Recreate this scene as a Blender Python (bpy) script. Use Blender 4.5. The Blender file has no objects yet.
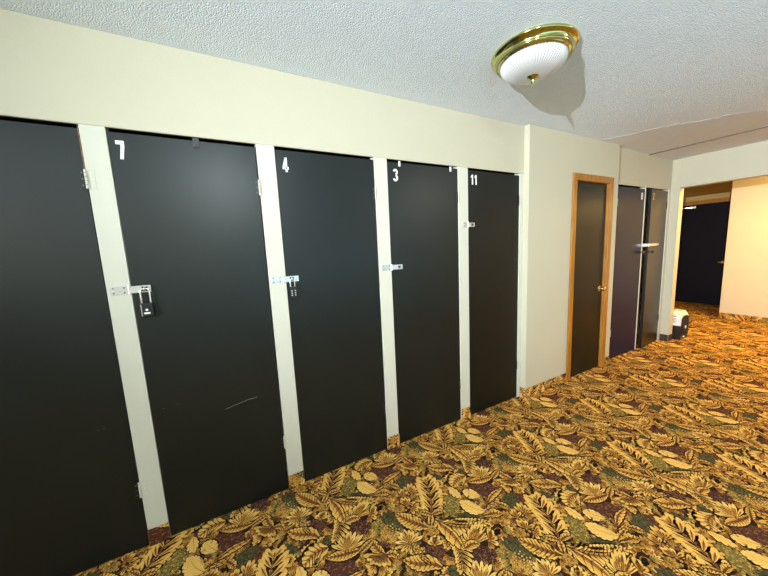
import bpy, bmesh, math, random
import numpy as np
from mathutils import Vector, Matrix

scene = bpy.context.scene
col = scene.collection
PI = math.pi
R = math.radians

# ------------------------------------------------------------------ materials
def srgb(r, g, b):
    f = lambda c: (c / 255 / 12.92) if c / 255 <= .04045 else ((c / 255 + .055) / 1.055) ** 2.4
    return (f(r), f(g), f(b), 1)

def mat(name, color, rough=.6, metal=0., noise=0., nscale=40., bump=0., bscale=200., spec=.5, coat=0., detail=4.):
    m = bpy.data.materials.new(name); m.use_nodes = True
    nt = m.node_tree; b = nt.nodes['Principled BSDF']
    b.inputs['Base Color'].default_value = color
    b.inputs['Roughness'].default_value = rough
    b.inputs['Metallic'].default_value = metal
    b.inputs['Specular IOR Level'].default_value = spec
    b.inputs['Coat Weight'].default_value = coat
    tc = nt.nodes.new('ShaderNodeTexCoord')
    if noise:
        n = nt.nodes.new('ShaderNodeTexNoise'); n.inputs['Scale'].default_value = nscale
        n.inputs['Detail'].default_value = detail
        r = nt.nodes.new('ShaderNodeMapRange')
        r.inputs['From Min'].default_value = .25; r.inputs['From Max'].default_value = .75
        r.inputs['To Min'].default_value = 1 - noise; r.inputs['To Max'].default_value = 1 + noise
        mx = nt.nodes.new('ShaderNodeVectorMath'); mx.operation = 'SCALE'
        mx.inputs[0].default_value = color[:3]
        nt.links.new(tc.outputs['Object'], n.inputs['Vector'])
        nt.links.new(n.outputs['Fac'], r.inputs['Value'])
        nt.links.new(r.outputs['Result'], mx.inputs['Scale'])
        nt.links.new(mx.outputs['Vector'], b.inputs['Base Color'])
    if bump:
        n = nt.nodes.new('ShaderNodeTexNoise'); n.inputs['Scale'].default_value = bscale
        n.inputs['Detail'].default_value = 3
        bp = nt.nodes.new('ShaderNodeBump'); bp.inputs['Strength'].default_value = bump
        bp.inputs['Distance'].default_value = .004
        nt.links.new(tc.outputs['Object'], n.inputs['Vector'])
        nt.links.new(n.outputs['Fac'], bp.inputs['Height'])
        nt.links.new(bp.outputs['Normal'], b.inputs['Normal'])
    return m

M = {}
M['wall'] = mat('cream_paint', (.505, .485, .372, 1), .55, noise=.015, nscale=3, bump=.12, bscale=90)
M['post'] = mat('cream_gloss_paint', (.585, .585, .50, 1), .4, noise=.02, nscale=8, bump=.1, bscale=60)
M['backwall'] = mat('warm_back_paint', (.56, .50, .38, 1), .6, noise=.02, nscale=4, bump=.1)
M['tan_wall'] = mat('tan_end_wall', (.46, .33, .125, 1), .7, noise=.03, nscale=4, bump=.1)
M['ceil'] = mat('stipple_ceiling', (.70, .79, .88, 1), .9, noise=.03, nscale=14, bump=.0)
M['ceil_smooth'] = mat('taped_ceiling', (.65, .70, .74, 1), .85, noise=.04, nscale=10, bump=.15, bscale=50)
M['door'] = mat('charcoal_door_paint', (.0026, .0062, .0066, 1), .39, noise=.25, nscale=5, bump=.05, bscale=7, spec=.5)
M['door11'] = mat('dark_door_paint', (.004, .006, .0055, 1), .36, noise=.2, nscale=5, bump=.05, bscale=7, spec=.34)
M['navy'] = mat('navy_door_paint', (.006, .009, .034, 1), .38, noise=.2, nscale=4, bump=.05, bscale=6, spec=.18)
M['black_door'] = mat('black_door_paint', (.008, .008, .009, 1), .34, noise=.2, nscale=4, bump=.06, bscale=6, spec=.38)
M['brown_door'] = mat('dark_olive_door_paint', (.009, .009, .006, 1), .36, noise=.2, nscale=4, bump=.04, bscale=6, spec=.24)
M['back_door'] = mat('midnight_door_paint', (.004, .004, .010, 1), .4, noise=.2, nscale=4, spec=.15)
M['dark'] = mat('gap_shade_black', (.01, .01, .01, 1), .9)  # near-black colour standing in for the shade behind door gaps
M['white'] = mat('white_vinyl', (.86, .88, .88, 1), .5)
M['tan'] = mat('aged_vinyl', (.62, .52, .34, 1), .5)
M['steel'] = mat('zinc_steel', (.74, .75, .74, 1), .33, metal=.85, noise=.08, nscale=90)
M['chrome'] = mat('chrome', (.86, .86, .86, 1), .16, metal=1)
M['brass'] = mat('polished_brass', (.50, .50, .20, 1), .12, metal=1)
M['knob'] = mat('satin_brass', (.78, .62, .40, 1), .22, metal=1)
M['black'] = mat('black_plastic', (.012, .012, .014, 1), .3)
M['grille'] = mat('dark_wire', (.05, .05, .05, 1), .4, metal=.6)
M['shell'] = mat('pale_carrier_plastic', (.72, .72, .68, 1), .4)
M['worn'] = mat('bare_wood', (.23, .12, .05, 1), .8, noise=.5, nscale=60)
M['scratch'] = mat('scratch_grey', (.16, .16, .15, 1), .6)
M['base_dark'] = mat('dark_base', (.035, .022, .012, 1), .6, noise=.3, nscale=20)
M['seam'] = mat('ceiling_gap', (.16, .15, .13, 1), .9)

def oak():
    m = bpy.data.materials.new('golden_oak'); m.use_nodes = True
    nt = m.node_tree; b = nt.nodes['Principled BSDF']
    tc = nt.nodes.new('ShaderNodeTexCoord'); mp = nt.nodes.new('ShaderNodeMapping')
    mp.inputs['Scale'].default_value = (30, 30, 2.2)
    n = nt.nodes.new('ShaderNodeTexNoise'); n.inputs['Scale'].default_value = 2.5; n.inputs['Detail'].default_value = 6
    r = nt.nodes.new('ShaderNodeValToRGB')
    r.color_ramp.elements[0].position = .3; r.color_ramp.elements[0].color = (.26, .10, .009, 1)
    r.color_ramp.elements[1].position = .7; r.color_ramp.elements[1].color = (.45, .19, .022, 1)
    nt.links.new(tc.outputs['Object'], mp.inputs['Vector']); nt.links.new(mp.outputs['Vector'], n.inputs['Vector'])
    nt.links.new(n.outputs['Fac'], r.inputs['Fac']); nt.links.new(r.outputs['Color'], b.inputs['Base Color'])
    b.inputs['Roughness'].default_value = .35
    return m
M['oak'] = oak()

def stipple(m, fade=False):
    nt = m.node_tree; b = nt.nodes['Principled BSDF']
    tc = nt.nodes.new('ShaderNodeTexCoord')
    n = nt.nodes.new('ShaderNodeTexNoise'); n.inputs['Scale'].default_value = 150; n.inputs['Detail'].default_value = 3
    n.inputs['Roughness'].default_value = .6
    v = nt.nodes.new('ShaderNodeTexVoronoi'); v.inputs['Scale'].default_value = 180
    ad = nt.nodes.new('ShaderNodeMath'); ad.operation = 'SUBTRACT'
    bp = nt.nodes.new('ShaderNodeBump'); bp.inputs['Strength'].default_value = .75; bp.inputs['Distance'].default_value = .0035
    for q in (n, v): nt.links.new(tc.outputs['Object'], q.inputs['Vector'])
    nt.links.new(n.outputs['Fac'], ad.inputs[0]); nt.links.new(v.outputs['Distance'], ad.inputs[1])
    nt.links.new(ad.outputs[0], bp.inputs['Height']); nt.links.new(bp.outputs['Normal'], b.inputs['Normal'])
stipple(M['ceil'])

GLASS_E = .06
def glass():
    m = bpy.data.materials.new('ribbed_white_glass'); m.use_nodes = True
    b = m.node_tree.nodes['Principled BSDF']
    b.inputs['Base Color'].default_value = (.60, .62, .63, 1)
    b.inputs['Roughness'].default_value = .10
    b.inputs['Transmission Weight'].default_value = .25
    b.inputs['Emission Color'].default_value = (1, .97, .92, 1)
    b.inputs['Emission Strength'].default_value = GLASS_E
    return m

M['glass'] = glass()

# carpet yarns
CAR = {
 'bg':    (.030, .014, .007), 'black': (.010, .007, .006),
 'g0': (.30, .125, .022), 'g1': (.50, .240, .043), 'g2': (.67, .350, .068), 'g3': (.77, .445, .104), 'g4': (.83, .51, .150),
 'vein': (.105, .030, .011), 'rust': (.19, .068, .024), 'maroon': (.085, .030, .019), 'plum': (.055, .018, .014),
 'plum2': (.17, .080, .052), 'green': (.066, .056, .022), 'green2': (.135, .115, .045), 'olive': (.18, .125, .030), 'olive2': (.40, .28, .066),
}
CKEYS = list(CAR)
CIDX = {k: i for i, k in enumerate(CKEYS)}
CM = [mat('carpet_' + ['backing', 'black', 'umber', 'old_gold', 'gold', 'straw', 'pale_straw', 'vein', 'rust', 'maroon', 'plum', 'mauve', 'forest', 'sage', 'olive', 'moss'][i],
          (*CAR[k], 1), .95, noise=.22, nscale=160, bump=.35, bscale=330, spec=.1) for i, k in enumerate(CKEYS)]

# ------------------------------------------------------------------ mesh helper
class MB:
    def __init__(s): s.v = []; s.f = []; s.m = []; s.mats = []
    def mi(s, m):
        if m not in s.mats: s.mats.append(m)
        return s.mats.index(m)
    def add(s, vs, fs, m):
        o = len(s.v); k = s.mi(m)
        s.v += [tuple(p) for p in vs]
        for f in fs: s.f.append([i + o for i in f]); s.m.append(k)
    def box(s, a, b, m):
        x0, y0, z0 = a; x1, y1, z1 = b
        v = [(x0,y0,z0),(x1,y0,z0),(x1,y1,z0),(x0,y1,z0),(x0,y0,z1),(x1,y0,z1),(x1,y1,z1),(x0,y1,z1)]
        s.add(v, [(0,3,2,1),(4,5,6,7),(0,1,5,4),(1,2,6,5),(2,3,7,6),(3,0,4,7)], m)
    def prism(s, poly, axis, a, b, m):
        # poly in the two other axes, extruded from a to b along axis
        def P(u, v, w): return {'y': (u, w, v), 'x': (w, u, v), 'z': (u, v, w)}[axis]
        n = len(poly)
        vs = [P(u, v, a) for u, v in poly] + [P(u, v, b) for u, v in poly]
        fs = [tuple(range(n)), tuple(range(2*n-1, n-1, -1))] + [(i, i+n, (i+1) % n + n, (i+1) % n) for i in range(n)]
        s.add(vs, fs, m)
    def tube(s, pts, r, m, seg=10, cap=True, closed=False):
        pts = [Vector(p) for p in pts]; n = len(pts); rings = []
        rr = r if isinstance(r, (list, tuple)) else [r]*n
        prev = None
        for i in range(n):
            a = pts[(i-1) % n] if (closed or i) else pts[i]; b = pts[(i+1) % n] if (closed or i < n-1) else pts[i]
            t = (b-a).normalized()
            if prev is None:
                u = t.cross(Vector((0,0,1)));
                if u.length < 1e-3: u = t.cross(Vector((1,0,0)))
                u.normalize()
            else: u = (prev - t*prev.dot(t)).normalized()
            prev = u; w = t.cross(u)
            rings.append([pts[i] + rr[i]*(math.cos(2*PI*k/seg)*u + math.sin(2*PI*k/seg)*w) for k in range(seg)])
        vs = [p for q in rings for p in q]; fs = []
        for i in range(n if closed else n-1):
            j = (i+1) % n
            for k in range(seg): fs.append((i*seg+k, j*seg+k, j*seg+(k+1) % seg, i*seg+(k+1) % seg))
        if cap and not closed: fs += [tuple(range(seg-1, -1, -1)), tuple((n-1)*seg+k for k in range(seg))]
        s.add(vs, fs, m)
    def lathe(s, prof, m, seg=96, o=(0,0,0), axis='z', rib=0, nrib=0):
        vs = []; fs = []
        for r, h in prof:
            for k in range(seg):
                a = 2*PI*k/seg; q = r*(1 + (rib*math.cos(nrib*a) if rib else 0))
                x, y = q*math.cos(a), q*math.sin(a)
                p = {'z': (x, y, h), 'y': (x, h, y), 'x': (h, x, y)}[axis]
                vs.append((p[0]+o[0], p[1]+o[1], p[2]+o[2]))
        n = len(prof)
        for i in range(n-1):
            for k in range(seg): fs.append((i*seg+k, i*seg+(k+1) % seg, (i+1)*seg+(k+1) % seg, (i+1)*seg+k))
        fs.append(tuple(range(seg))); fs.append(tuple((n-1)*seg+k for k in range(seg-1, -1, -1)))
        s.add(vs, fs, m)
    def build(s, name, parent=None, smooth=False, bevel=0, segs=2, auto=None):
        me = bpy.data.meshes.new(name); me.from_pydata(s.v, [], s.f)
        for m in s.mats: me.materials.append(m)
        for p, k in zip(me.polygons, s.m): p.material_index = k
        bm = bmesh.new(); bm.from_mesh(me); bmesh.ops.recalc_face_normals(bm, faces=bm.faces); bm.to_mesh(me); bm.free()
        if smooth:
            me.polygons.foreach_set('use_smooth', [True]*len(me.polygons))
            me.set_sharp_from_angle(angle=R(auto or 35))
        o = bpy.data.objects.new(name, me); col.objects.link(o)
        if parent: o.parent = parent; o.location = (-parent.location.x, -parent.location.y, -parent.location.z) if not parent.parent else (0, 0, 0)
        if bevel:
            b = o.modifiers.new('bevel', 'BEVEL'); b.width = bevel; b.segments = segs; b.limit_method = 'ANGLE'; b.angle_limit = R(40)
        return o

def thing(name, label, cat, loc, group=None):
    o = bpy.data.objects.new(name, None); col.objects.link(o); o.location = loc
    o.empty_display_size = .05
    o['label'] = label; o['category'] = cat
    if group: o['group'] = group
    return o
def struct(o, label=None, cat=None):
    o['kind'] = 'structure'
    if label: o['label'] = label
    if cat: o['category'] = cat
    return o

# ------------------------------------------------------------------ layout (metres)
HT, HC, ZB = 2.100, 2.500, .098         # header underside, ceiling, baseboard
POSTS = [(-1.222, -1.128), (-.504, -.414), (.213, .309), (.935, 1.032), (1.661, 1.762), (2.377, 2.424)]
XS, YS = 2.424, -.054                   # where the wall steps forward
XE = 3.945                              # where it steps back
XB, XC, XD = 5.458, 7.65, 8.96          # far wall, pale wall behind it, dark door wall
YO = -.094                              # left jamb of the opening
X0, Y0, Y1, X1 = -4.2, -3.1, 1.35, 9.2
ZO = 2.12
MOTIFS = [
    ('blob', (0.885, -0.333), [(0.065, -0.039), (0.037, 0.048)], 'green'),
    ('blob', (0.948, -0.356), [(0.032, -0.034), (0.023, 0.033)], 'maroon'),
    ('blob', (0.665, -0.529), [(0.044, -0.053), (0.023, 0.049)], 'green'),
    ('blob', (1.016, -0.621), [(0.042, -0.032), (0.051, 0.066)], 'olive'),
    ('blob', (1.046, -0.716), [(0.056, -0.039), (0.018, 0.018)], 'green'),
    ('blob', (0.764, -0.785), [(0.05, -0.029), (0.029, 0.038)], 'maroon'),
    ('dots', (0.764, -0.785), [(0.044, -0.03), (0.027, 0.034)], 26, 0.011, 'maroon'),
    ('blob', (1.264, -0.621), [(0.073, -0.044), (0.033, 0.031)], 'maroon'),
    ('dots', (1.269, -0.617), [(0.064, -0.046), (0.028, 0.027)], 34, 0.01, 'rust'),
    ('blob', (0.795, -0.898), [(0.028, -0.021), (0.018, 0.021)], 'green'),
    ('dots', (1.29, -0.383), [(0.049, -0.039), (0.032, 0.035)], 10, 0.01, 'rust'),
    ('blob', (0.469, -0.436), [(0.087, -0.057), (0.017, 0.041)], 'maroon'),
    ('dots', (0.484, -0.445), [(0.065, -0.054), (0.018, 0.042)], 40, 0.016, 'plum'),
    ('blob', (0.586, -0.511), [(0.025, -0.025), (0.013, 0.026)], 'olive'),
    ('blob', (0.793, -0.178), [(0.063, -0.039), (0.027, 0.052)], 'maroon'),
    ('blob', (1.125, -0.508), [(0.029, -0.025), (0.017, 0.02)], 'maroon'),
    ('blob', (1.064, -0.395), [(0.039, -0.032), (0.017, 0.022)], 'green'),
    ('dots', (0.83, -0.455), [(0.052, -0.031), (0.045, 0.069)], 30, 0.016, 'gold'),
    ('fan', (0.863, -0.421), [(0.848, -0.355), (0.904, -0.359), (0.911, -0.428)], 5, 0.022, 'gold'),
    ('fan', (0.794, -0.484), [(0.776, -0.435), (0.812, -0.43), (0.853, -0.488)], 5, 0.024, 'gold'),
    ('fan', (0.806, -0.516), [(0.859, -0.511), (0.845, -0.539), (0.795, -0.557)], 4, 0.022, 'gold'),
    ('fan', (0.81, -0.416), [(0.803, -0.371), (0.833, -0.36), (0.853, -0.401)], 4, 0.02, 'gold'),
    ('dots', (0.628, -0.586), [(0.046, -0.028), (0.027, 0.047)], 34, 0.01, 'pale'),
    ('dots', (0.691, -0.729), [(0.04, -0.023), (0.016, 0.023)], 16, 0.01, 'pale'),
    ('fan', (0.788, -0.754), [(0.77, -0.719), (0.822, -0.711), (0.834, -0.753)], 5, 0.03, 'pale'),
    ('leaf', [(1.116, -0.758), (1.157, -0.771), (1.182, -0.814)], 0.031, 0.018, 3, 0.3, 'gold'),
    ('leaf', [(1.113, -0.756), (1.18, -0.738), (1.268, -0.729)], 0.012, 0.016, 3, 0.3, 'gold'),
    ('leaf', [(1.21, -0.709), (1.276, -0.684), (1.362, -0.68)], 0.012, 0.025, 3, 0.2, 'gold'),
    ('leaf', [(1.114, -0.753), (1.185, -0.743), (1.248, -0.744)], 0.012, 0.016, 3, 0.3, 'gold'),
    ('leaf', [(1.248, -0.744), (1.27, -0.769), (1.283, -0.802)], 0.02, 0.021, 3, 0.3, 'gold'),
    ('leaf', [(1.147, -0.767), (1.191, -0.782), (1.213, -0.807)], 0.03, 0.026, 3, 0.4, 'gold'),
    ('leaf', [(0.547, -0.672), (0.528, -0.625), (0.519, -0.553)], 0.029, 0.025, 4, 0.25, 'gold'),
    ('leaf', [(0.547, -0.672), (0.585, -0.685), (0.6, -0.72)], 0.019, 0.019, 3, 0.3, 'gold'),
    ('fan', (0.541, -0.668), [(0.451, -0.624), (0.481, -0.684), (0.543, -0.728)], 7, 0.028, 'gold'),
    ('dots', (0.544, -0.679), [(0.02, -0.011), (0.005, 0.01)], 8, 0.01, 'rust'),
    ('blob', (0.57, -0.622), [(0.029, -0.022), (0.007, 0.013)], 'maroon'),
    ('fan', (0.684, -0.683), [(0.603, -0.663), (0.694, -0.605), (0.767, -0.689)], 10, 0.022, 'pale'),
    ('fan', (0.684, -0.683), [(0.614, -0.674), (0.633, -0.704), (0.663, -0.73)], 4, 0.018, 'gold'),
    ('leaf', [(0.451, -0.584), (0.374, -0.566), (0.287, -0.537)], 0.029, 0.027, 6, 0.15, 'gold'),
    ('fan', (0.39, -0.557), [(0.328, -0.489), (0.437, -0.459), (0.501, -0.552)], 11, 0.02, 'pale'),
    ('leaf', [(0.437, -0.598), (0.487, -0.582), (0.54, -0.566)], 0.018, 0.018, 4, 0.25, 'gold'),
    ('leaf', [(0.314, -0.49), (0.246, -0.486), (0.184, -0.518)], 0.061, 0.054, 4, 0.3, 'bright'),
    ('leaf', [(0.753, -0.858), (0.718, -0.821), (0.66, -0.788), (0.612, -0.738)], 0.032, 0.047, 5, 0.25, 'gold'),
    ('leaf', [(0.718, -0.821), (0.705, -0.789), (0.689, -0.758)], 0.008, 0.009, 2, 0.2, 'gold'),
    ('leaf', [(1.15, -0.744), (1.112, -0.697), (1.077, -0.62)], 0.047, 0.041, 5, 0.22, 'light'),
    ('leaf', [(1.203, -0.657), (1.176, -0.621), (1.144, -0.574)], 0.041, 0.035, 4, 0.25, 'light'),
    ('leaf', [(1.09, -0.506), (1.095, -0.558), (1.1, -0.608)], 0.024, 0.034, 2, 0.3, 'light'),
    ('leaf', [(0.817, -0.662), (0.773, -0.609), (0.736, -0.554), (0.707, -0.5)], 0.045, 0.045, 6, 0.3, 'gold'),
    ('fern', [(0.875, -0.642), (0.892, -0.727), (0.889, -0.804), (0.869, -0.859), (0.823, -0.915)], 0.064, 0.042, 11, 62, 'gold'),
    ('leaf', [(0.875, -0.642), (0.924, -0.715), (0.982, -0.76), (1.049, -0.784), (1.12, -0.799)], 0.06, 0.049, 9, 0.35, 'bright'),
    ('leaf', [(0.881, -0.662), (0.903, -0.739), (0.905, -0.809), (0.898, -0.85)], 0.017, 0.048, 3, 0.1, 'gold'),
    ('fan', (0.938, -0.851), [(0.959, -0.772), (1.081, -0.787), (1.103, -0.857)], 9, 0.022, 'bright'),
    ('leaf', [(0.906, -0.846), (0.953, -0.846), (0.987, -0.866)], 0.02, 0.026, 3, 0.1, 'gold'),
    ('fan', (1.039, -0.879), [(1.092, -0.831), (1.099, -0.865), (1.07, -0.916)], 4, 0.03, 'gold'),
    ('fern', [(0.858, -0.633), (0.899, -0.582), (0.941, -0.519), (0.985, -0.421), (0.998, -0.376)], 0.083, 0.085, 6, 50, 'plume'),
    ('leaf', [(0.833, -0.656), (0.856, -0.631), (0.882, -0.601)], 0.016, 0.017, 2, 0.1, 'gold'),
    ('leaf', [(0.878, -0.61), (0.856, -0.58), (0.825, -0.555)], 0.02, 0.014, 3, 0.25, 'gold'),
    ('leaf', [(0.881, -0.612), (0.924, -0.615), (0.954, -0.627)], 0.021, 0.014, 3, 0.25, 'gold'),
    ('blob', (1.111, -0.865), [(0.015, -0.009), (0.015, 0.012)], 'black'),
]
# ------------------------------------------------------------------ carpet pattern (one repeat, in metres)
CA, CB = (.930, 0.), (.465, -.4458)     # half-drop repeat
PAL = {'gold': ('g0', 'g2', 'g3'), 'bright': ('g1', 'g3', 'g3'), 'plume': ('g1', 'g2', 'g3'), 'pale': ('g1', 'g3', 'g4'), 'light': ('g2', 'g3', 'g4')}
def carpet_tile():
    rnd = random.Random(7)
    polys = []                           # (layer, colour, points)
    lay = [0]
    def put(c, pts, d=0): polys.append((lay[0] + d, CIDX[c], pts))
    def petal(a, b, w, c0, c1, d=0, bend=0.):
        a = np.array(a); b = np.array(b); t = b - a; L = np.hypot(*t)
        if L < 1e-5: return
        t = t / L; n = np.array([-t[1], t[0]])
        def outline(k, s0, s1):
            up, dn = [], []
            for s, q in ((0, .18), (.25, .55), (.5, .85), (.75, 1.), (.92, .7), (1, .15)):
                s = s0 + (s1 - s0) * s
                c = a + t * L * s + n * bend * L * s * s
                up.append(tuple(c + n * w * .5 * q * k)); dn.append(tuple(c - n * w * .5 * q * k))
            return up + dn[::-1]
        put(c1, outline(1., 0, 1), d)
        if c0 != c1: put(c0, outline(.5, .0, .62), d + 1); put('vein', outline(.16, .0, .72), d + 2)
    def sample(sp, n):
        sp = [np.array(p) for p in sp]
        # smooth polyline by Catmull-Rom
        P = [2*sp[0]-sp[1]] + sp + [2*sp[-1]-sp[-2]]; out = []
        for i in range(1, len(P)-2):
            for k in range(12):
                t = k/12; a, b, c, d = P[i-1], P[i], P[i+1], P[i+2]
                out.append(.5*((2*b)+(-a+c)*t+(2*a-5*b+4*c-d)*t*t+(-a+3*b-3*c+d)*t**3))
        out.append(sp[-1]); out = np.array(out)
        s = np.r_[0, np.cumsum(np.hypot(*np.diff(out, axis=0).T))]
        u = np.linspace(0, s[-1], n)
        return np.c_[np.interp(u, s, out[:, 0]), np.interp(u, s, out[:, 1])]
    def normals(c):
        t = np.gradient(c, axis=0); t /= np.hypot(t[:, 0], t[:, 1])[:, None] + 1e-9
        return t, np.c_[-t[:, 1], t[:, 0]]
    def line(c, w, colr, d):
        t, n = normals(c); ww = np.linspace(1, .25, len(c))[:, None]*w*.5
        put(colr, [tuple(p) for p in np.r_[c+n*ww, (c-n*ww)[::-1]]], d)
    for mo in MOTIFS:
        k = mo[0]
        if k == 'blob':
            _, c, (e1, e2), pal = mo
            c = np.array(c); e1 = np.array(e1); e2 = np.array(e2)
            pts = []
            for i in range(26):
                a = 2*PI*i/26; r = rnd.uniform(.82, 1.14)
                pts.append(tuple(c + e1*math.cos(a)*r + e2*math.sin(a)*r))
            put(pal, pts)
            sub = {'green': ('green2', 'bg', 'green2', 'olive'), 'olive': ('olive2', 'bg', 'g2', 'olive2'), 'maroon': ('rust', 'plum', 'plum2', 'g0'), 'black': ()}[pal]
            if sub:
                area = abs(e1[0]*e2[1]-e1[1]*e2[0])
                for i in range(int(area*24000)+8):
                    a = rnd.uniform(0, 2*PI); r = math.sqrt(rnd.random())*.97
                    q = c + e1*math.cos(a)*r + e2*math.sin(a)*r
                    b = rnd.uniform(0, 2*PI); l = rnd.uniform(.007, .014)
                    put(sub[i % len(sub)], [tuple(q + l*.6*np.array([math.cos(b+g)*s, math.sin(b+g)*s])) for g, s in ((0, 1), (1.2, .45), (PI, 1), (PI+1.2, .45))], 1)
            lay[0] += 2
        elif k == 'dots':
            _, c, (e1, e2), n, s, pal = mo
            c = np.array(c); e1 = np.array(e1); e2 = np.array(e2)
            cs = {'gold': ('g1', 'g2', 'g3', 'g1'), 'pale': ('g2', 'g3', 'g4'), 'rust': ('rust', 'plum2', 'g0'), 'maroon': ('rust', 'plum', 'plum2'), 'plum': ('plum', 'maroon', 'plum2')}[pal]
            for i in range(n):
                a = i*2.39996; r = math.sqrt((i+.5)/n)
                q = c + e1*math.cos(a)*r + e2*math.sin(a)*r
                z = s*rnd.uniform(.7, 1.15)
                put('bg', [tuple(q + z*.62*np.array([math.cos(t), math.sin(t)])) for t in np.linspace(0, 2*PI, 8)[:-1]], 0)
                ph = rnd.uniform(0, 6)
                put(cs[i % len(cs)], [tuple(q + z*.46*(1+.25*math.cos(5*t))*np.array([math.cos(t+ph), math.sin(t+ph)])) for t in np.linspace(0, 2*PI, 11)[:-1]], 1)
                if pal == 'plum': put('plum2', [tuple(q + z*.16*np.array([math.cos(t), math.sin(t)])) for t in np.linspace(0, 2*PI, 6)[:-1]], 2)
            lay[0] += 3
        elif k == 'fan':
            _, c, (a, m, b), n, w, pal = mo
            p = PAL[pal]; a = np.array(a); m = np.array(m); b = np.array(b); c = np.array(c)
            for i in range(n):
                t = i/(n-1); q = (1-t)*(1-2*t)*a + 4*t*(1-t)*m + t*(2*t-1)*b
                q = c + (q-c)*rnd.uniform(.92, 1.06)
                bd = rnd.uniform(-.08, .08)
                petal(c + (q-c)*.1, q, w*1.3+.006, 'bg', 'bg', 0, bd)
                petal(c + (q-c)*.1, q, w*.86, p[0], p[2] if i % 2 else p[1], 1, bd)
            put('rust', [tuple(c + .011*np.array([math.cos(t), math.sin(t)])) for t in np.linspace(0, 2*PI, 9)[:-1]], 4)
            put('g1', [tuple(c + .005*np.array([math.cos(t), math.sin(t)])) for t in np.linspace(0, 2*PI, 7)[:-1]], 5)
            lay[0] += 6
        elif k == 'leaf':
            _, sp, wl, wr, n, dep, pal = mo
            p = PAL[pal]; N = n*14+1; c = sample(sp, N); t, nn = normals(c); s = np.linspace(0, 1, N)
            prof = np.sin(PI*np.clip(s, .02, .98)**.8)**.7
            lobes = n+2 if pal == 'light' else int(n*1.5+1)
            def edge(w, sg, ph, k):
                saw = ((s*lobes+ph) % 1); lob = 1 - dep*1.5*(1-np.sin(PI*saw**1.8)**.75)
                return c + sg*nn*(w*prof*(lob*k+(k*.2 if k < 1 else 0)))[:, None] + t*(w*.5*prof*saw*k)[:, None]
            def poly(kl, col_, d, grow=0.):
                A = edge(wl+grow, 1, .1, kl); B = edge(wr+grow, -1, .45, kl)
                put(col_, [tuple(q) for q in np.r_[A, B[::-1]]], d)
            poly(1., 'bg', 0, .007); poly(1., p[2], 1); poly(.6, p[1], 2)
            if pal != 'light': poly(.26, p[0], 3)
            for sg, w in ((1, wl), (-1, wr)):
                for i in range(1, lobes+1):
                    j = int((i-.75)/lobes*(N-1)); a0 = c[j]; b0 = c[j] + sg*nn[j]*w*.86*prof[j] + t[j]*w*.55
                    if pal == 'light': continue
                    line(np.array([a0, b0]), .0065, 'vein', 4)
            line(c[:int(N*.9)], .010 if pal != 'light' else .005, 'rust' if pal != 'light' else 'g1', 4)
            lay[0] += 5
        elif k == 'fern':
            _, sp, wl, wr, n, ang, pal = mo
            p = PAL[pal]; N = n*8+1; c = sample(sp, N); t, nn = normals(c); s = np.linspace(0, 1, N)
            ca, sa = math.cos(R(ang)), math.sin(R(ang)); lob = []
            if pal == 'gold': n = int(n*1.35)
            for i in range(n):
                j = min(N-1, int((i+.6)/n*(N-1)))
                pr = math.sin(PI*min(.95, .18+.72*(i+.5)/n))**.6
                for sg, w in ((1, wl), (-1, wr)):
                    L = w/sa*pr*rnd.uniform(.94, 1.05)
                    lob.append((c[j], c[j] + L*(t[j]*ca + sg*nn[j]*sa), sg))
            lob.append((c[-max(2, N//6)], c[-1] + t[-1]*.02, 1))
            seglen = np.hypot(*(c[-1]-c[0]))/n
            W = seglen*1.25*sa + .004
            for a, b, sg in lob: petal(a, b, W*1.3+.004, 'bg', 'bg', 0, -.16*sg)
            for a, b, sg in lob:
                if pal == 'plume':
                    # each lobe carries two side lobes
                    v = b-a; q = np.array([-v[1], v[0]])*sg
                    for f, g in ((.42, .20), (.66, .17)):
                        petal(a+v*f, a+v*(f+.30)+q*g, W*.34, p[1], p[1], 1, 0)
                        petal(a+v*(f-.08), a+v*(f+.22)-q*g, W*.30, p[1], p[1], 1, 0)
                petal(a, b, W*.6, p[0], p[2], 2, -.16*sg)
            line(c, .012, 'rust', 5)
            lay[0] += 6
    # small foliage filling the gaps between the big motifs
    nx, ny = 232, 111
    gx = (np.arange(nx)+.5)*.93/nx; gy = -(np.arange(ny)+.5)*.4458/ny
    cov = np.zeros((ny, nx), bool)
    def mark(pts):
        q = np.array(pts)
        for j in range(-3, 4):
            for i in range(-4, 5):
                w = q + np.array([CA[0]*i + CB[0]*j, CB[1]*j])
                x0, x1, y0, y1 = w[:, 0].min(), w[:, 0].max(), w[:, 1].min(), w[:, 1].max()
                if x1 < 0 or x0 > .93 or y1 < -.4458 or y0 > 0: continue
                ia = max(0, int(x0*nx/.93)-1); ib = min(nx, int(x1*nx/.93)+2); ja = max(0, int(-y1*ny/.4458)-1); jb = min(ny, int(-y0*ny/.4458)+2)
                if ia >= ib or ja >= jb: continue
                X, Y = np.meshgrid(gx[ia:ib], gy[ja:jb]); ins = np.zeros(X.shape, bool)
                for a, b in zip(w, np.roll(w, 1, 0)):
                    if a[1] == b[1]: continue
                    ins ^= ((a[1] > Y) != (b[1] > Y)) & (X < (b[0]-a[0])*(Y-a[1])/(b[1]-a[1])+a[0])
                cov[ja:jb, ia:ib] |= ins
    for l, c, p in list(polys):
        if c != CIDX['bg']: mark(p)
    kinds = 0
    lay[0] = -166
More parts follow.
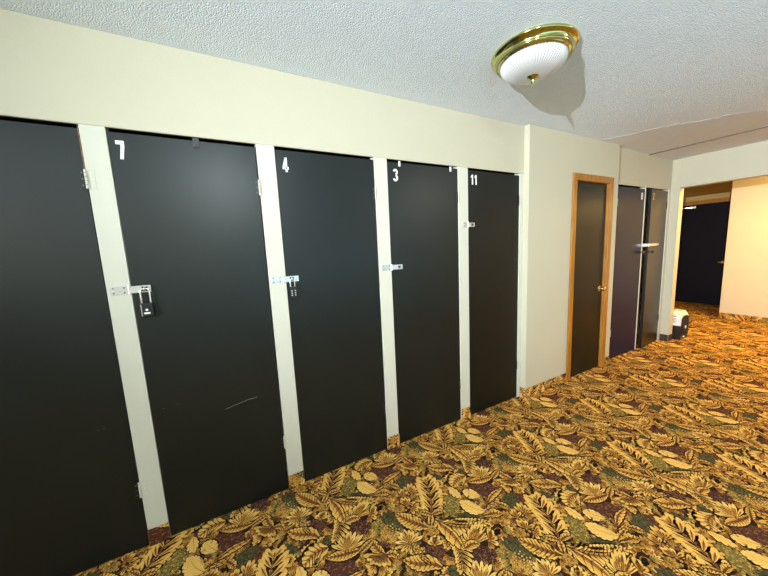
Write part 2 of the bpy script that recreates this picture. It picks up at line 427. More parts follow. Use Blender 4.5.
    while kinds < 200:
        un = np.argwhere(~cov)
        if len(un) < 260: break
        j, i = un[rnd.randrange(len(un))]; c = np.array([gx[i], gy[j]]); n0 = len(polys)
        a0 = rnd.uniform(0, 2*PI); u = np.array([math.cos(a0), math.sin(a0)]); v = np.array([-u[1], u[0]])
        z = kinds % 7
        if z in (0, 1, 2, 4, 6):
            L = rnd.uniform(.020, .034)
            for g in (-1.0, -.35, .3, .95):
                q = c + L*(u*math.cos(g) + v*math.sin(g)); petal(c - u*.008, q, .0135, 'g0', ('g2', 'g1', 'g3', 'g2', 'g1', 'g2', 'g1')[z], 0)
        elif z == 5:
            for g in range(5):
                q = c + .012*np.array([math.cos(g*1.257+a0), math.sin(g*1.257+a0)])
                put(('rust', 'plum2', 'maroon', 'rust', 'g0')[g], [tuple(q + .0085*np.array([math.cos(w), math.sin(w)])) for w in np.linspace(0, 2*PI, 9)[:-1]], 0)
        elif z == 3:
            for g in (-.9, 0, .9): petal(c - u*.012, c + .026*(u*math.cos(g) + v*math.sin(g)), .014, 'olive', 'olive2', 0)
        else:
            for g in (-.8, 0, .8): petal(c - u*.012, c + .024*(u*math.cos(g) + v*math.sin(g)), .014, 'green', 'green2', 0)
        for l, cc, p in polys[n0:]: mark(p)
        lay[0] += .8
        kinds += 1
    return polys

TILE = carpet_tile()
LSTEP = .000011
def clip_poly(pts, x0, x1, y0, y1):
    for ax, lim, sg in ((0, x0, 1), (0, x1, -1), (1, y0, 1), (1, y1, -1)):
        out = []; n = len(pts)
        for i in range(n):
            a, b = pts[i], pts[(i+1) % n]; da = sg*(a[ax]-lim); db = sg*(b[ax]-lim)
            if da >= 0: out.append(a)
            if (da >= 0) != (db >= 0):
                t = da/(da-db); out.append((a[0]+(b[0]-a[0])*t, a[1]+(b[1]-a[1])*t))
        pts = out
        if len(pts) < 3: return []
    return pts
TB = []
for l, c, p in TILE:
    q = np.array(p); TB.append((q[:, 0].min(), q[:, 0].max(), q[:, 1].min(), q[:, 1].max()))
def carpet_polys(x0, x1, y0, y1, ox=0, oy=0):
    """all pattern polygons of the repeat that fall in a rectangle, clipped to it"""
    out = []
    jr = range(int(-(y1)/.4458)-4, int(-(y0)/.4458)+4)
    for j in jr:
        for i in range(int(x0/.93)-abs(j)-3, int(x1/.93)+abs(j)+3):
            dx = CA[0]*i + CB[0]*j + ox; dy = CB[1]*j + oy
            if dx+2.2 < x0 or dx-1.2 > x1: continue
            for (l, c, p), (a, b, e, f) in zip(TILE, TB):
                if a+dx > x1 or b+dx < x0 or e+dy > y1 or f+dy < y0: continue
                q = [(u+dx, v+dy) for u, v in p]
                if a+dx < x0 or b+dx > x1 or e+dy < y0 or f+dy > y1:
                    q = clip_poly(q, x0, x1, y0, y1)
                    if len(q) < 3: continue
                out.append((l, c, q))
    return out
def carpet_mesh(name, quads):
    """quads: (rect, function (u, v, height) -> point, offsets); one mesh"""
    V = []; LI = []; LS = []; MI = []; nv = 0
    for (u0, u1, v0, v1), fn, (ox, oy), flip in quads:
        P = [(-170, CIDX['bg'], [(u0, v0), (u1, v0), (u1, v1), (u0, v1)])] + carpet_polys(u0, u1, v0, v1, ox, oy)
        for l, c, q in P:
            ar = sum(q[i-1][0]*q[i][1]-q[i][0]*q[i-1][1] for i in range(len(q)))
            if (ar < 0) != flip: q = q[::-1]
            V += [fn(a, b, l*LSTEP) for a, b in q]
            LI += range(nv, nv+len(q)); LS.append(len(q)); MI.append(c); nv += len(q)
    me = bpy.data.meshes.new(name)
    me.vertices.add(nv); me.vertices.foreach_set('co', np.array(V, np.float32).ravel())
    me.loops.add(nv); me.loops.foreach_set('vertex_index', np.array(LI, np.int32))
    me.polygons.add(len(LS)); st = np.r_[0, np.cumsum(LS)[:-1]].astype(np.int32)
    me.polygons.foreach_set('loop_start', st); me.polygons.foreach_set('loop_total', np.array(LS, np.int32))
    me.polygons.foreach_set('material_index', np.array(MI, np.int32))
    for m in CM: me.materials.append(m)
    me.update(calc_edges=True); me.validate()
    o = bpy.data.objects.new(name, me); col.objects.link(o)
    return o
NL = max(l for l, c, p in TILE)
ZF = -NL*LSTEP                            # pile top ends at z = 0
floor = struct(carpet_mesh('floor', [((X0, X1, Y0, .6), lambda u, v, h: (u, v, ZF+h), (0, 0), False),
                                     ((XB+.02, X1, .6, Y1), lambda u, v, h: (u, v, ZF+h), (0, 0), False)]))
EXPOSURE = 0.08
def exec_lights():
    # lamp at the near end of the corridor that throws the hard shadow of the ceiling fixture
    light('SPOT', 'corridor_lamp', (-4.0, -2.95, 1.64), 2900, (.92, .975, 1), target=(4, -1.35, 2.7), shadow_soft_size=.012, spot_size=R(70), spot_blend=1)
    # added cool uplight behind the camera, no real window; brightens the ceiling
    light('AREA', 'ceiling_uplight', (1.8, -2.85, 1.3), 19, (.38, .74, 1), target=(1.9, -1.9, 2.9), shape='RECTANGLE', size=3.2, size_y=.8)
    # lit ceiling lamp above the camera; the far pair is unseen fill added for the corridor
    light('AREA', 'ceiling_lamp_near', (-.02, -2.25, 2.40), 12, (.92, 1, .97), target=(0, -2.1, 0), shape='DISK', size=.34)
    light('POINT', 'ceiling_lamp_near_globe', (.10, -2.25, 2.36), 44, (.84, 1, 1), shadow_soft_size=.13)
    light('AREA', 'corridor_fill_down', (3.3, -2.6, 2.42), 14, (1, .97, .88), target=(3.3, -2.2, 0), shape='DISK', size=.34)
    light('POINT', 'corridor_fill_point', (3.0, -2.6, 2.36), 13, (1, .97, .88), shadow_soft_size=.13)
    # warm lamps in the passage
    light('POINT', 'passage_lamp', (6.3, -1.5, 2.25), 52, (1, .66, .26), shadow_soft_size=.12)
    light('AREA', 'passage_ceiling_lamp', (6.3, -1.1, 2.46), 90, (1, .57, .14), target=(6.2, -1.1, 0), shape='DISK', size=.34)

# ------------------------------------------------------------------ shell
def build_shell():
    W = M['wall']; P = M['post']
    w = MB(); w.box((X0, -.004, HT), (XS, .010, HC), W); w.box((X0, .010, HT+.02), (XS, .06, HC), M['dark']); struct(w.build('wall_left', bevel=.0025, segs=2))      # header over the locker doors, black filler paints the shade in their top gap
    for i, (a, b) in enumerate([(X0, -1.9)] + POSTS + [(4.728, 4.744), (5.385, XB)]):
        p = MB(); p.box((a, -.001, ZF), (b, .06, HT+.02 if a < 4 else 2.125), P); struct(p.build('trim_%d' % (i+1), bevel=.0025, segs=2))
    w = MB(); w.box((4.050, 0, 2.105), (XB, .010, HC), W); w.box((4.050, .010, 2.125), (XB, .06, HC), M['dark']); struct(w.build('wall_left_header', bevel=.0025, segs=2))
    w = MB(); w.prism([(XS, ZF), (3.128, ZF), (3.128, 2.092), (3.762, 2.092), (3.762, ZF), (XE, ZF), (XE, HC), (XS, HC)], 'y', YS, .06, W)   # steps forward, around the oak-framed door
    struct(w.build('wall_left_return', bevel=.0025, segs=2))
    w = MB(); w.box((XE, 0, ZF), (4.050, .06, HC), W); struct(w.build('trim_10', bevel=.0025, segs=2))
    b = MB(); b.box((X0, .56, ZF), (XB+.12, .60, HC), M['dark']); struct(b.build('wall_behind_lockers'))
    f = MB()
    f.box((XB, YO, ZF), (XB+.12, .56, HC), W); f.box((XB, -2.55, ZO), (XB+.12, YO, HC), W); f.box((XB, Y0, ZF), (XB+.12, -2.55, HC), W)
    struct(f.build('wall_far', bevel=.002))
    c = MB(); B = M['backwall']
    c.box((XC, Y0, ZF), (XD, -.05, 2.72), B)
    struct(c.build('wall_passage', bevel=.003))
    T = M['tan_wall']; HC2 = 2.72
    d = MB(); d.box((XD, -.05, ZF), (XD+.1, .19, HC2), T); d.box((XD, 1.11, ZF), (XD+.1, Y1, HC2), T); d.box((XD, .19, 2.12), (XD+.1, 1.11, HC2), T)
    d.box((XD+.07, .15, ZF), (XD+.1, 1.15, 2.13), M['dark'])
    struct(d.build('wall_back'))
    e = MB(); e.box((XB+.12, Y1, ZF), (XD+.1, Y1+.1, HC2), B); struct(e.build('wall_side'))
    g = MB(); g.box((X0-.1, Y0-.1, ZF), (XB+.12, Y0, HC), M['wall']); g.box((XB+.12, Y0-.1, ZF), (XC, Y0, HC2), M['wall']); struct(g.build('wall_right'))
    h = MB(); h.box((X0-.1, Y0, ZF), (X0, .60, HC), M['wall']); struct(h.build('wall_near'))
    # ceiling
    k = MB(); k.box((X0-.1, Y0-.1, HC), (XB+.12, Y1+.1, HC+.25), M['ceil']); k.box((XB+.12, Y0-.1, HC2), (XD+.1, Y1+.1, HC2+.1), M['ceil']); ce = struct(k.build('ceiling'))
    rnd = random.Random(3)
    left = [(3.52 + .42*t + .03*math.sin(9*t) + rnd.uniform(-.02, .02), -.06 - .80*t) for t in np.linspace(0, 1, 40)]
    end = [(3.94 + .82*t, -.87 - .2*math.sin(PI*t) + rnd.uniform(-.03, .03)) for t in np.linspace(.05, 1, 30)]
    t = MB(); t.prism([(4.762, -.004)] + left + end, 'z', HC-.0005, HC+.01, M['ceil_smooth']); t.build('taped_patch', ce)
    s = MB(); s.prism([(4.770, YS+.05), (4.770, -1.3), (XB, -1.3), (XB, YS+.05)], 'z', HC-.006, HC+.01, M['ceil_smooth']); s.build('edge_board', ce)
    q = MB(); q.prism([(4.742, -.004), (4.782, -.004), (4.776, -.95), (4.760, -.95)], 'z', HC-.0075, HC+.01, M['seam']); q.build('joint_gap', ce)
    # a ragged torn edge of joint tape
    r = MB(); pts = [(x-.004, y, HC-.0005) for x, y in left]; r.tube(pts, [.0004+.0022*abs(math.sin(i*1.7)*math.sin(i*.45)) for i in range(len(pts))], M['ceil_smooth'], seg=6); r.build('torn_tape_edge', ce, smooth=True)
    # carpet strips at the foot of the wall
    quads = []
    D = .006
    def front(y): return lambda u, v, h: (u, y - D - h*.3, v)
    for i, (a, b) in enumerate(POSTS[:-1]):
        quads.append(((a-.0015, b+.0015, 0, ZB), front(0), ([.55, -1.719, .1, .62, .2][i], [.17, .671, .2, .3, .1][i]), False))
    quads.append(((XS-.006, 3.073, 0, ZB), front(YS), (.2, .13), False))
    quads.append(((3.817, XE, 0, ZB), front(YS), (.1, .3), False))
    quads.append(((XE, 4.052, 0, ZB), front(0), (.1, .3), False))
    quads.append(((-.050+YS*0, .0, 0, ZB), lambda u, v, h: (XS - D - h*.3, -u + YS, v) if False else (XS - D - h*.3, YS - (u + .050) * -1, v), (.3, .1), False))
    struct(carpet_mesh('baseboard_left', quads))
    struct(carpet_mesh('baseboard_passage', [((.05, 3.05, 0, ZB), lambda u, v, h: (XC - D - h*.3, -u, v), (0, .2), False)]))
    n = MB(); n.box((XB-.008, YO+.004, 0), (XB, -.002, .088), M['base_dark']); n.box((XB-.008, YO-.008, 0), (XB+.12, YO, .088), M['base_dark'])
    struct(n.build('baseboard_far', bevel=.002))
build_shell()

# ------------------------------------------------------------------ lettering
def stroke(mb, pts, w, m, y0, y1):
    pts = [np.array(p, float) for p in pts]; L, Rr = [], []
    for i, p in enumerate(pts):
        a = pts[max(0, i-1)]; b = pts[min(len(pts)-1, i+1)]; t = (b-a)/np.hypot(*(b-a)); n = np.array([-t[1], t[0]])
        L.append(p+n*w/2); Rr.append(p-n*w/2)
    n = len(pts)
    v = [(q[0], y, q[1]) for y in (y0, y1) for q in L+Rr]; f = []
    for i in range(n-1):
        f += [(i, i+1, n+i+1, n+i), (2*n+i, 3*n+i, 3*n+i+1, 2*n+i+1), (i, 2*n+i, 2*n+i+1, i+1), (n+i, n+i+1, 3*n+i+1, 3*n+i)]
    f += [(0, n, 3*n, 2*n), (n-1, 3*n-1, 4*n-1, 2*n-1)]
    mb.add(v, f, m)
def arc(cx, cz, rx, rz, a0, a1, n=14): return [(cx+rx*math.cos(R(a)), cz+rz*math.sin(R(a))) for a in np.linspace(a0, a1, n)]
def digit(ch, x, z, w, h, m, y):
    """condensed bold numeral, lower left corner (x, z), in the plane facing -y"""
    mb = MB(); y0, y1 = y-.0012, y+.001
    def poly(*p): mb.prism([(x+u*w, z+v*h) for u, v in p], 'y', y0, y1, m)
    sw = .34*w; T = lambda pts: [(x+u*w, z+v*h) for u, v in pts]
    if ch == '7': poly((0, 1), (1, 1), (1, .72), (.70, 0), (.30, 0), (.58, .79), (0, .79))
    elif ch == '4':
        poly((.44, 1), (.78, 1), (.78, 0), (.44, 0)); poly((.44, 1), (.6, 1), (.28, .34), (0, .34)); poly((0, .36), (1, .36), (1, .18), (0, .18))
    elif ch == '1': poly((.45, 1), (.85, 1), (.85, 0), (.45, 0)); poly((.45, 1), (.5, .8), (.1, .68), (.1, .80))
    elif ch == '3': stroke(mb, T(arc(.46, .75, .36, .18, 165, -80, 16)), sw, m, y0, y1); stroke(mb, T(arc(.46, .27, .38, .20, 80, -165, 18)), sw, m, y0, y1)
    elif ch == '8':
        for cz, rz in ((.74, .19), (.28, .21)): stroke(mb, T(arc(.5, cz, .36, rz, 0, 360, 26)), sw, m, y0, y1)
    elif ch == '2':
        stroke(mb, T(arc(.48, .76, .36, .17, 170, -30, 14) + [(.18, .10)]), sw, m, y0, y1); poly((0, .16), (1, .16), (1, 0), (0, 0))
    return mb

# ------------------------------------------------------------------ locker doors
def hinge(parent, x, z, h, side, face, md, mp, name='hinge'):
    """butt hinge whose barrel stands on the joint at x; one leaf on the door, one on the post (side = +1: post to the right)"""
    b = MB()
    b.box((min(x, x+side*.030), face-.0022, z), (max(x, x+side*.030), face+.001, z+h), mp)
    b.box((min(x, x-side*.022), face-.0022+.0, z), (max(x, x-side*.022), face+.001, z+h), md)
    n = 5
    for i in range(n):
        a = z + h*i/n + .001; c = z + h*(i+1)/n - .001
        b.tube([(x, face-.0055, a), (x, face-.0055, c)], .0052, mp, seg=12)
    for k in range(3):
        zz = z + h*(.18+.32*k)
        for s in (side*.019, -side*.014):
            b.lathe([(.0034, -.0012), (.0034, 0)], M['seam'] if s*side < 0 else M['steel'], seg=10, o=(x+s, face-.0022, zz), axis='y')
    return b.build(name, parent, smooth=True, bevel=.0005, segs=1)
def locker_door(label, x0, x1, m, num, face=.003, hinge_right=True, ztop=2.084, zs=(.29, 1.825), mp=None, hx=None):
    t = thing('locker_door', label, 'locker door', ((x0+x1)/2, face, 0), 'dark locker doors along the cream wall')
    b = MB(); b.box((x0, face, .006), (x1, face+.032, ztop), m); p = b.build('door_panel', t, bevel=.002, segs=2)
    x = (x1+.0025 if hinge_right else x0-.0025) if hx is None else hx
    for z in zs: hinge(t, x, z, .085, 1 if hinge_right else -1, 0, m, mp or M['post'])
    if num:
        xs, z, w, h, mm, txt = num
        for i, ch in enumerate(txt):
            o = digit(ch, xs + i*w*1.25, z, w, h, mm, face).build('number_sticker', t)
    return t
doors = {}
doors['first'] = locker_door('dark locker door cut off by the left edge of the photo, no number showing', POSTS[0][1]+.006, POSTS[1][0]-.004, M['door'], None)
doors['7'] = locker_door('charcoal locker door with a white 7 and a black padlock', POSTS[1][1]+.002, POSTS[2][0]-.005, M['door'], (-.387, 1.966, .031, .082, M['white'], '7'))
doors['4'] = locker_door('charcoal locker door with a white 4 and a small dial padlock', POSTS[2][1]+.002, POSTS[3][0]-.005, M['door'], (.346, 1.964, .034, .080, M['white'], '4'))
doors['3'] = locker_door('charcoal locker door with a white 3 and an unlocked hasp', POSTS[3][1]+.002, POSTS[4][0]-.005, M['door'], (1.080, 1.957, .036, .082, M['white'], '3'))
doors['11'] = locker_door('blackish locker door with a white 11, beside the wall corner', POSTS[4][1]+.002, POSTS[5][0]-.005, M['door11'], (1.793, 1.975, .031, .076, M['white'], '11'))
doors['8'] = locker_door('navy blue locker door with a white 8, next to the oak-framed door', 4.057, 4.724, M['navy'], (4.632, 1.952, .042, .085, M['white'], '8'), hinge_right=False, zs=(.30, 1.86))
t2 = locker_door('black locker door standing slightly ajar, last before the far corner', 4.832, 5.376, M['black_door'], (4.872, 1.955, .042, .085, M['tan'], '2'), zs=(.30, 1.86), face=.002)
t2.location = (5.378, 0, 0)
for c in t2.children: c.location = (-5.378, 0, 0)
t2.rotation_euler = (0, 0, R(3.2))
doors['2'] = t2
def extra(t, name, build, **k): return build.build(name, t, **k)
b = MB(); b.box((-.082, -.0025, 2.050), (-.054, .003, 2.096), M['grille']); b.box((-.075, -.006, 2.058), (-.061, -.002, 2.070), M['grille'])
o = b.build('latch_clip', doors['7'], bevel=.0006); o['label'] = 'dull metal clip at the top of the door'
for x in (1.124, 1.578):
    b = MB(); b.box((x, -.003, 2.058), (x+.013, .003, 2.092), M['white'])
    b.build('latch_clip', doors['3'], bevel=.0006)['label'] = 'white clip at the top of the door'
def scratch(t, pts, w=.003):
    b = MB(); b.tube([(x, .0028, z) for x, z in pts], w/2, M['scratch'], seg=5); return b.build('scratch_mark', t)
scratch(doors['7'], [(-.085, .640), (-.03, .650), (.03, .662), (.085, .664)], .0024)
for t, x, z in (('first', -.62, .70), ('first', -.60, .702), ('7', -.36, .73), ('7', -.30, .735), ('3', 1.30, .66), ('11', 2.15, .72)):
    b = MB(); b.lathe([(.0022, -.0008), (.0022, .0005)], M['scratch'], seg=8, o=(x, .003, z), axis='y'); b.build('paint_chip', doors[t])
# raw wood showing along the upper edge of the first door
rnd = random.Random(5)
b = MB()
for i in range(24):
    z = 1.905 + i*.0078; b.box((-.5085, -.0008, z), (-.5085+rnd.uniform(.002, .0055), .004, z+.0085), M['worn'])
b.build('worn_edge', doors['first'])['label'] = 'bare brown wood along the upper right edge'
# round pulls of the two far doors
def pull(t, x, z, y):
    b = MB(); b.lathe([(.022, 0), (.022, -.004), (.009, -.006), (.008, -.026), (.017, -.030), (.021, -.040), (.017, -.050), (.006, -.053)], M['grille'], seg=28, o=(x, y, z), axis='y')
    return b.build('pull_knob', t, smooth=True)
pull(doors['8'], 4.692, 1.300, .003); pull(t2, 4.862, 1.296, .002)

# ------------------------------------------------------------------ hasps and padlocks
def hasp(label, xa, xk, xb, z0, h, y=0., yd=None, slot=True, end=.036):
    """plate on the post from xa to the knuckle at xk, slotted strap on to xb, staple on the door"""
    t = thing('hasp', label, 'hasp', (xa, y, z0), 'zinc hasps across the locker doors')
    S = M['steel']; yd = y if yd is None else yd
    p = MB(); p.box((xa, y-.003, z0), (xk-.002, y, z0+h), S)
    for u in (.2, .75):
        for v in (.22, .78): p.lathe([(.0042, -.0012), (.0035, 0)], M['seam'], seg=12, o=(xa+(xk-xa)*u, y-.003, z0+h*v), axis='y')
    p.build('post_plate', t, bevel=.0008)
    k = MB()
    for i in range(3): k.tube([(xk, y-.005, z0+h*(i+.06)/3), (xk, y-.005, z0+h*(i+.94)/3)], .0052, S, seg=12)
    k.build('knuckle', t, smooth=True)
    s = MB(); g = h*.10; y0 = yd-.008; sx = xb-end; sl = .024
    if slot:
        zc = z0+h/2
        s.box((xk+.002, y0, z0+g), (sx, y0+.0025, z0+h-g), S); s.box((sx+sl, y0, z0+g), (xb, y0+.0025, z0+h-g), S)
        s.box((sx, y0, zc+.011), (sx+sl, y0+.0025, z0+h-g), S); s.box((sx, y0, z0+g), (sx+sl, y0+.0025, zc-.011), S)
    s.build('slotted_strap', t)
    q = MB(); xm = sx+sl/2; zc = z0+h/2
    q.tube([(xm, yd, zc-.008)] + [(xm, yd-.013-.012*math.sin(a), zc-.008*math.cos(a)) for a in np.linspace(0, PI, 9)] + [(xm, yd, zc+.008)], .0024, S, seg=8)
    q.build('staple', t, smooth=True)
    return xm, zc, yd
k7 = hasp('zinc hasp on the locker door numbered 7, holding a black padlock', -.494, -.420, -.336, 1.339, .042)
k4 = hasp('zinc hasp on the locker door numbered 4, holding the dial padlock', .224, .292, .381, 1.325, .042, end=.052)
k3 = hasp('zinc hasp on the locker door numbered 3, with no lock', .952, 1.034, 1.120, 1.344, .042)
k11 = hasp('small zinc hasp mounted higher, on the locker door numbered 11', 1.703, 1.758, 1.824, 1.637, .042)
hasp('long zinc hasp reaching onto the ajar black locker door', 4.732, 4.815, 5.06, 1.368, .036, -.036, -.036)

far = [o for o in bpy.data.objects if o.name.startswith('hasp') and 'ajar' in o.get('label', '')][0]
b = MB(); b.box((4.732, -.037, 1.368), (4.748, -.001, 1.404), M['steel']); b.build('bracket', far, bevel=.001)
def padlock_black():
    xm, zc, yd = k7; yc = -.0155
    t = thing('padlock', 'black square-bodied padlock hanging from the hasp of door 7', 'padlock', (xm, yc, 1.224))
    x0, x1 = xm-.026, xm+.026; z0, z1 = 1.222, 1.292
    b = MB(); b.box((x0, yc-.013, z0), (x1, yc+.013, z1), M['black']); b.build('lock_body', t, bevel=.006, segs=4)
    b = MB(); rr = .0175
    b.tube([(xm-rr, yc, z1-.01)] + [(xm-rr*math.cos(a), yc, 1.349+rr*.7*math.sin(a)) for a in np.linspace(0, PI, 15)] + [(xm+rr, yc, z1-.01)], .0046, M['chrome'], seg=14)
    b.build('shackle', t, smooth=True)['label'] = 'bright steel shackle'
    b = MB(); b.lathe([(.0055, -.0008), (.0055, .001)], M['white'], seg=20, o=(xm+.0, yc-.013, 1.258), axis='y'); b.box((xm-.012, yc-.0138, 1.238), (xm+.012, yc-.012, 1.246), M['white'])
    b.build('emblem', t)['label'] = 'white dot above a white bar'
    b = MB(); b.box((x0+.004, yc-.0135, z0+.006), (x0+.007, yc-.0125, z1-.006), M['steel']); b.build('painted_sheen', t)  # bright strip stands in for the sheen on the body's left side
padlock_black()
def padlock_dial():
    xm, zc, yd = k4; yc = -.0155
    t = thing('padlock', 'slim black combination padlock hanging from the hasp of door 4', 'padlock', (xm, yc, 1.232))
    z0, z1 = 1.232, 1.300; hw = .0205
    b = MB(); prof = [(-hw, z0+.010), (-hw*.7, z0), (hw*.7, z0), (hw, z0+.010), (hw, z1-.008), (hw*.7, z1), (-hw*.7, z1), (-hw, z1-.008)]
    b.prism([(xm+u, v) for u, v in prof], 'y', yc-.012, yc+.012, M['black']); b.build('lock_body', t, bevel=.0025, segs=3)
    b = MB(); rr = .0125
    b.tube([(xm-rr, yc, z1-.01)] + [(xm-rr*math.cos(a), yc, 1.334+rr*math.sin(a)) for a in np.linspace(0, PI, 15)] + [(xm+rr, yc, z1-.01)], .0034, M['chrome'], seg=12)
    b.build('shackle', t, smooth=True)['label'] = 'bright steel shackle'
    for dx in (-.0095, .0105):
        for k in range(3):
            b = MB(); b.tube([(xm+dx-.0035, yc-.0105, 1.250+k*.013), (xm+dx+.0035, yc-.0105, 1.250+k*.013)], .0044, M['steel'], seg=14); b.build('number_dial', t, smooth=True)
padlock_dial()

# ------------------------------------------------------------------ oak-framed door
def oak_door():
    m = MB(); m.box((3.140, -.036, .008), (3.750, -.002, 2.076), M['brown_door'])
    d = struct(m.build('door_1', bevel=.002), 'narrow dark door in a golden oak frame', 'door')
    c = MB(); y0 = YS-.017
    c.prism([(3.074, 0), (3.136, 0), (3.136, 2.080), (3.074, 2.146)], 'y', y0, YS, M['oak'])
    c.prism([(3.754, 0), (3.816, 0), (3.816, 2.146), (3.754, 2.080)], 'y', y0, YS, M['oak'])
    c.prism([(3.074, 2.146), (3.136, 2.080), (3.754, 2.080), (3.816, 2.146)], 'y', y0, YS, M['oak'])
    c.box((3.128, YS, 0), (3.138, .02, 2.09), M['oak']); c.box((3.752, YS, 0), (3.762, .02, 2.09), M['oak']); c.box((3.128, YS, 2.079), (3.762, .02, 2.092), M['oak'])
    c.build('casing', d, bevel=.004, segs=3)['label'] = 'golden oak casing'
    for z in (.30, 1.05, 1.79):
        b = MB(); b.box((3.136, -.042, z), (3.150, -.035, z+.09), M['steel'])
        for i in range(3): b.tube([(3.140, -.0455, z+.03*i+.001), (3.140, -.0455, z+.03*i+.029)], .006, M['steel'], seg=12)
        b.build('hinge', d, smooth=True)
    b = MB(); b.lathe([(.031, 0), (.031, -.004), (.013, -.008), (.011, -.028), (.020, -.034), (.0265, -.046), (.025, -.056), (.015, -.063), (.004, -.065)], M['knob'], seg=40, o=(3.690, -.036, .940), axis='y')
    b.build('door_knob', d, smooth=True)['label'] = 'shiny brass knob'
    b = MB(); b.box((3.7505, -.0375, .90), (3.7545, -.01, .98), M['knob']); b.build('latch_plate', d)
oak_door()

# ------------------------------------------------------------------ door at the end of the passage
def passage_door():
    m = MB(); m.box((XD-.004, .200, .010), (XD+.04, 1.098, 2.108), M['back_door'])
    d = struct(m.build('door_2', bevel=.002), 'midnight-blue door at the end of the passage', 'door')
    f = MB(); x0 = XD-.018
    f.box((x0, .135, 0), (XD, .198, 2.19), M['oak']); f.box((x0, 1.10, 0), (XD, 1.163, 2.19), M['oak']); f.box((x0, .135, 2.110), (XD, 1.163, 2.19), M['oak'])
    f.build('door_frame', d, bevel=.003)['label'] = 'oak door frame'
    b = MB(); b.box((XD-.055, .74, 2.035), (XD-.004, .83, 2.085), M['steel']); b.build('closer_body', d, bevel=.006, segs=3)
    b = MB(); b.tube([(XD-.045, .78, 2.055), (XD-.09, .93, 2.06), (XD-.02, 1.08, 2.07)], .011, M['chrome'], seg=10); b.build('closer_arm', d, smooth=True)
    b = MB(); b.lathe([(.026, 0), (.026, -.006), (.011, -.008), (.011, -.035)], M['chrome'], seg=24, o=(XD-.004, .275, .90), axis='x'); b.tube([(XD-.038, .275, .90), (XD-.045, .31, .90), (XD-.045, .335, .898)], .010, M['chrome'], seg=10)
    b.build('lever_handle', d, smooth=True)
passage_door()

# ------------------------------------------------------------------ ceiling lamp
def ceiling_light():
    x, y = 1.558, -.700
    t = thing('ceiling_light', 'round brass flush ceiling lamp with a ribbed white glass bowl', 'lamp', (x, y, HC))
    b = MB(); b.lathe([(.204, 2.4995), (.209, 2.494), (.209, 2.489), (.204, 2.485), (.198, 2.483), (.189, 2.477), (.184, 2.468), (.183, 2.462), (.186, 2.458), (.185, 2.453), (.180, 2.451), (.176, 2.453), (.173, 2.451), (.171, 2.446), (.167, 2.444), (.163, 2.447), (.158, 2.452)], M['brass'], seg=128, o=(x, y, 0))
    b.build('brass_canopy', t, smooth=True, auto=60)
    g = MB(); prof = [(.160, 2.452)] + [(.160*math.cos(a)**.75 if a < 1.56 else .004, 2.449-.073*math.sin(a)) for a in np.linspace(0, PI/2, 22)]
    g.lathe(prof, M['glass'], seg=480, o=(x, y, 0), rib=.020, nrib=64); g.build('glass_bowl', t, smooth=True, auto=80)
    f = MB(); f.lathe([(.010, 2.384), (.030, 2.380), (.031, 2.375), (.025, 2.370), (.013, 2.366), (.009, 2.361), (.013, 2.356), (.0125, 2.350), (.0075, 2.344), (.005, 2.338), (.002, 2.334)], M['brass'], seg=32, o=(x, y, 0))
    f.build('finial', t, smooth=True)
ceiling_light()

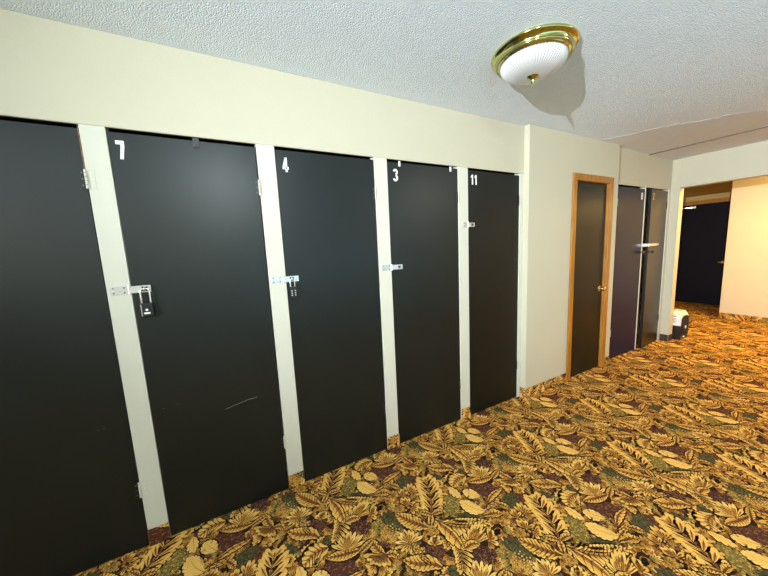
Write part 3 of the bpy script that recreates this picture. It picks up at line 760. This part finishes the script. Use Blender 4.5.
# ------------------------------------------------------------------ pet carrier
def pet_carrier():
    x0, x1, y0, y1, H, S = 5.615, 5.915, -.165, .33, .405, .205
    xc = (x0+x1)/2
    t = thing('pet_carrier', 'pet carrier with pale top and black base, behind the far wall corner', 'pet carrier', (xc, (y0+y1)/2, 0))
    def section(k, z0, z1, n=9, r=.09):
        hw = (x1-x0)/2*k; p = [(xc-hw, z0), (xc-hw*1., z1-r)]
        p += [(xc-hw+r-r*math.cos(a), z1-r+r*math.sin(a)) for a in np.linspace(0, PI/2, n)]
        p += [(xc+hw-r+r*math.sin(a), z1-r+r*math.cos(a)) for a in np.linspace(0, PI/2, n)]
        return p + [(xc+hw, z0)]
    def loft(mb, rings, m):
        n = len(rings[0][1]); vs = [(u, y, v) for y, s in rings for u, v in s]
        fs = [(i*n+k, (i+1)*n+k, (i+1)*n+(k+1) % n, i*n+(k+1) % n) for i in range(len(rings)-1) for k in range(n)]
        fs += [tuple(range(n)), tuple((len(rings)-1)*n+k for k in range(n-1, -1, -1))]
        mb.add(vs, fs, m)
    b = MB(); loft(b, [(y0+.004, section(.90, S, H-.03)), (y0+.03, section(1, S, H)), (y1-.04, section(1, S, H)), (y1, section(.88, S, H-.05))], M['shell']); top = b.build('top_shell', t, smooth=True, auto=40)
    v = MB()
    for k in range(4): v.box((x0-.0015, y0+.05+.0, S+.05+k*.026), (x0+.004, y0+.17, S+.058+k*.026), M['grille'])
    for k in range(3): v.box((x0-.004, y0+.055+k*.05, S+.03), (x0+.002, y0+.064+k*.05, H-.10), M['shell'])
    v.build('vent_slots', top)
    b = MB(); lo = [(-.88, .0), (-.98, S-.014), (-1.03, S-.012), (-1.03, S), (1.03, S), (1.03, S-.012), (.98, S-.014), (.88, 0)]
    hw = (x1-x0)/2
    loft(b, [(y0, [(xc+u*hw*.94, z) for u, z in lo]), (y0+.03, [(xc+u*hw, z) for u, z in lo]), (y1-.02, [(xc+u*hw, z) for u, z in lo]), (y1+.004, [(xc+u*hw*.93, z) for u, z in lo])], M['black']); b.build('base_tray', t, smooth=True, auto=30)
    d = MB(); ins = section(.74, .045, H-.06, r=.08); d.prism(ins, 'y', y0-.006, y0+.01, M['black']); fr = d.build('door_shade_panel', t, bevel=.003)  # solid black panel paints the shaded inside of the carrier
    w = MB()
    for k in range(8): xx = xc-.094+k*.0268; w.tube([(xx, y0-.012, .06), (xx, y0-.012, H-.08)], .0022, M['grille'], seg=6)
    for k in range(7): w.tube([(xc-.10, y0-.012, .07+k*.043), (xc+.10, y0-.012, .07+k*.043)], .0022, M['grille'], seg=6)
    wd = w.build('wire_door', t, smooth=True)
    l = MB(); l.box((xc-.035, y0-.022, .16), (xc-.005, y0-.010, .20), M['shell']); l.build('latch', wd, bevel=.003)
    l = MB(); l.box((xc-.06, y0-.016, .03), (xc-.02, y0-.002, .045), M['shell']); l.build('door_clip', wd, bevel=.003)
    h = MB(); h.tube([(xc, -.04, H-.004), (xc, -.03, H+.018), (xc, .10, H+.02), (xc, .11, H-.004)], .011, M['black'], seg=10); h.build('carry_handle', t, smooth=True)
pet_carrier()

# ------------------------------------------------------------------ light
def light(kind, name, loc, energy, color, target=None, **k):
    l = bpy.data.lights.new(name, kind); l.energy = energy; l.color = color
    for a, v in k.items(): setattr(l, a, v)
    o = bpy.data.objects.new(name, l); col.objects.link(o); o.location = loc
    if target: o.rotation_euler = (Vector(target)-Vector(loc)).to_track_quat('-Z', 'Y').to_euler()
    return o
exec_lights()

world = bpy.data.worlds.new('world'); scene.world = world; world.use_nodes = True
world.node_tree.nodes['Background'].inputs['Color'].default_value = (.6, .65, .7, 1)
world.node_tree.nodes['Background'].inputs['Strength'].default_value = .05

# ------------------------------------------------------------------ camera
F_PX, YAW, PITCH, ROLL = 296.7476, .4851, -.1322, -.0472
fw = Vector((math.sin(YAW)*math.cos(PITCH), math.cos(YAW)*math.cos(PITCH), math.sin(PITCH)))
r0 = Vector((math.cos(YAW), -math.sin(YAW), 0)); u0 = r0.cross(fw)
rt = math.cos(ROLL)*r0 + math.sin(ROLL)*u0; up = -math.sin(ROLL)*r0 + math.cos(ROLL)*u0
cam = bpy.data.cameras.new('camera'); cam.sensor_width = 36; cam.lens = 36*F_PX/768; cam.clip_start = .02
co = bpy.data.objects.new('camera', cam); col.objects.link(co)
m = Matrix((rt, up, -fw)).transposed().to_4x4(); m.translation = Vector((0, -1.8303, 1.5)); co.matrix_world = m
scene.camera = co
vs = scene.view_settings
scene.display_settings.display_device = 'sRGB'
vs.view_transform = 'Standard'; vs.look = 'None'; vs.gamma = 1; vs.use_curve_mapping = False; vs.exposure = EXPOSURE
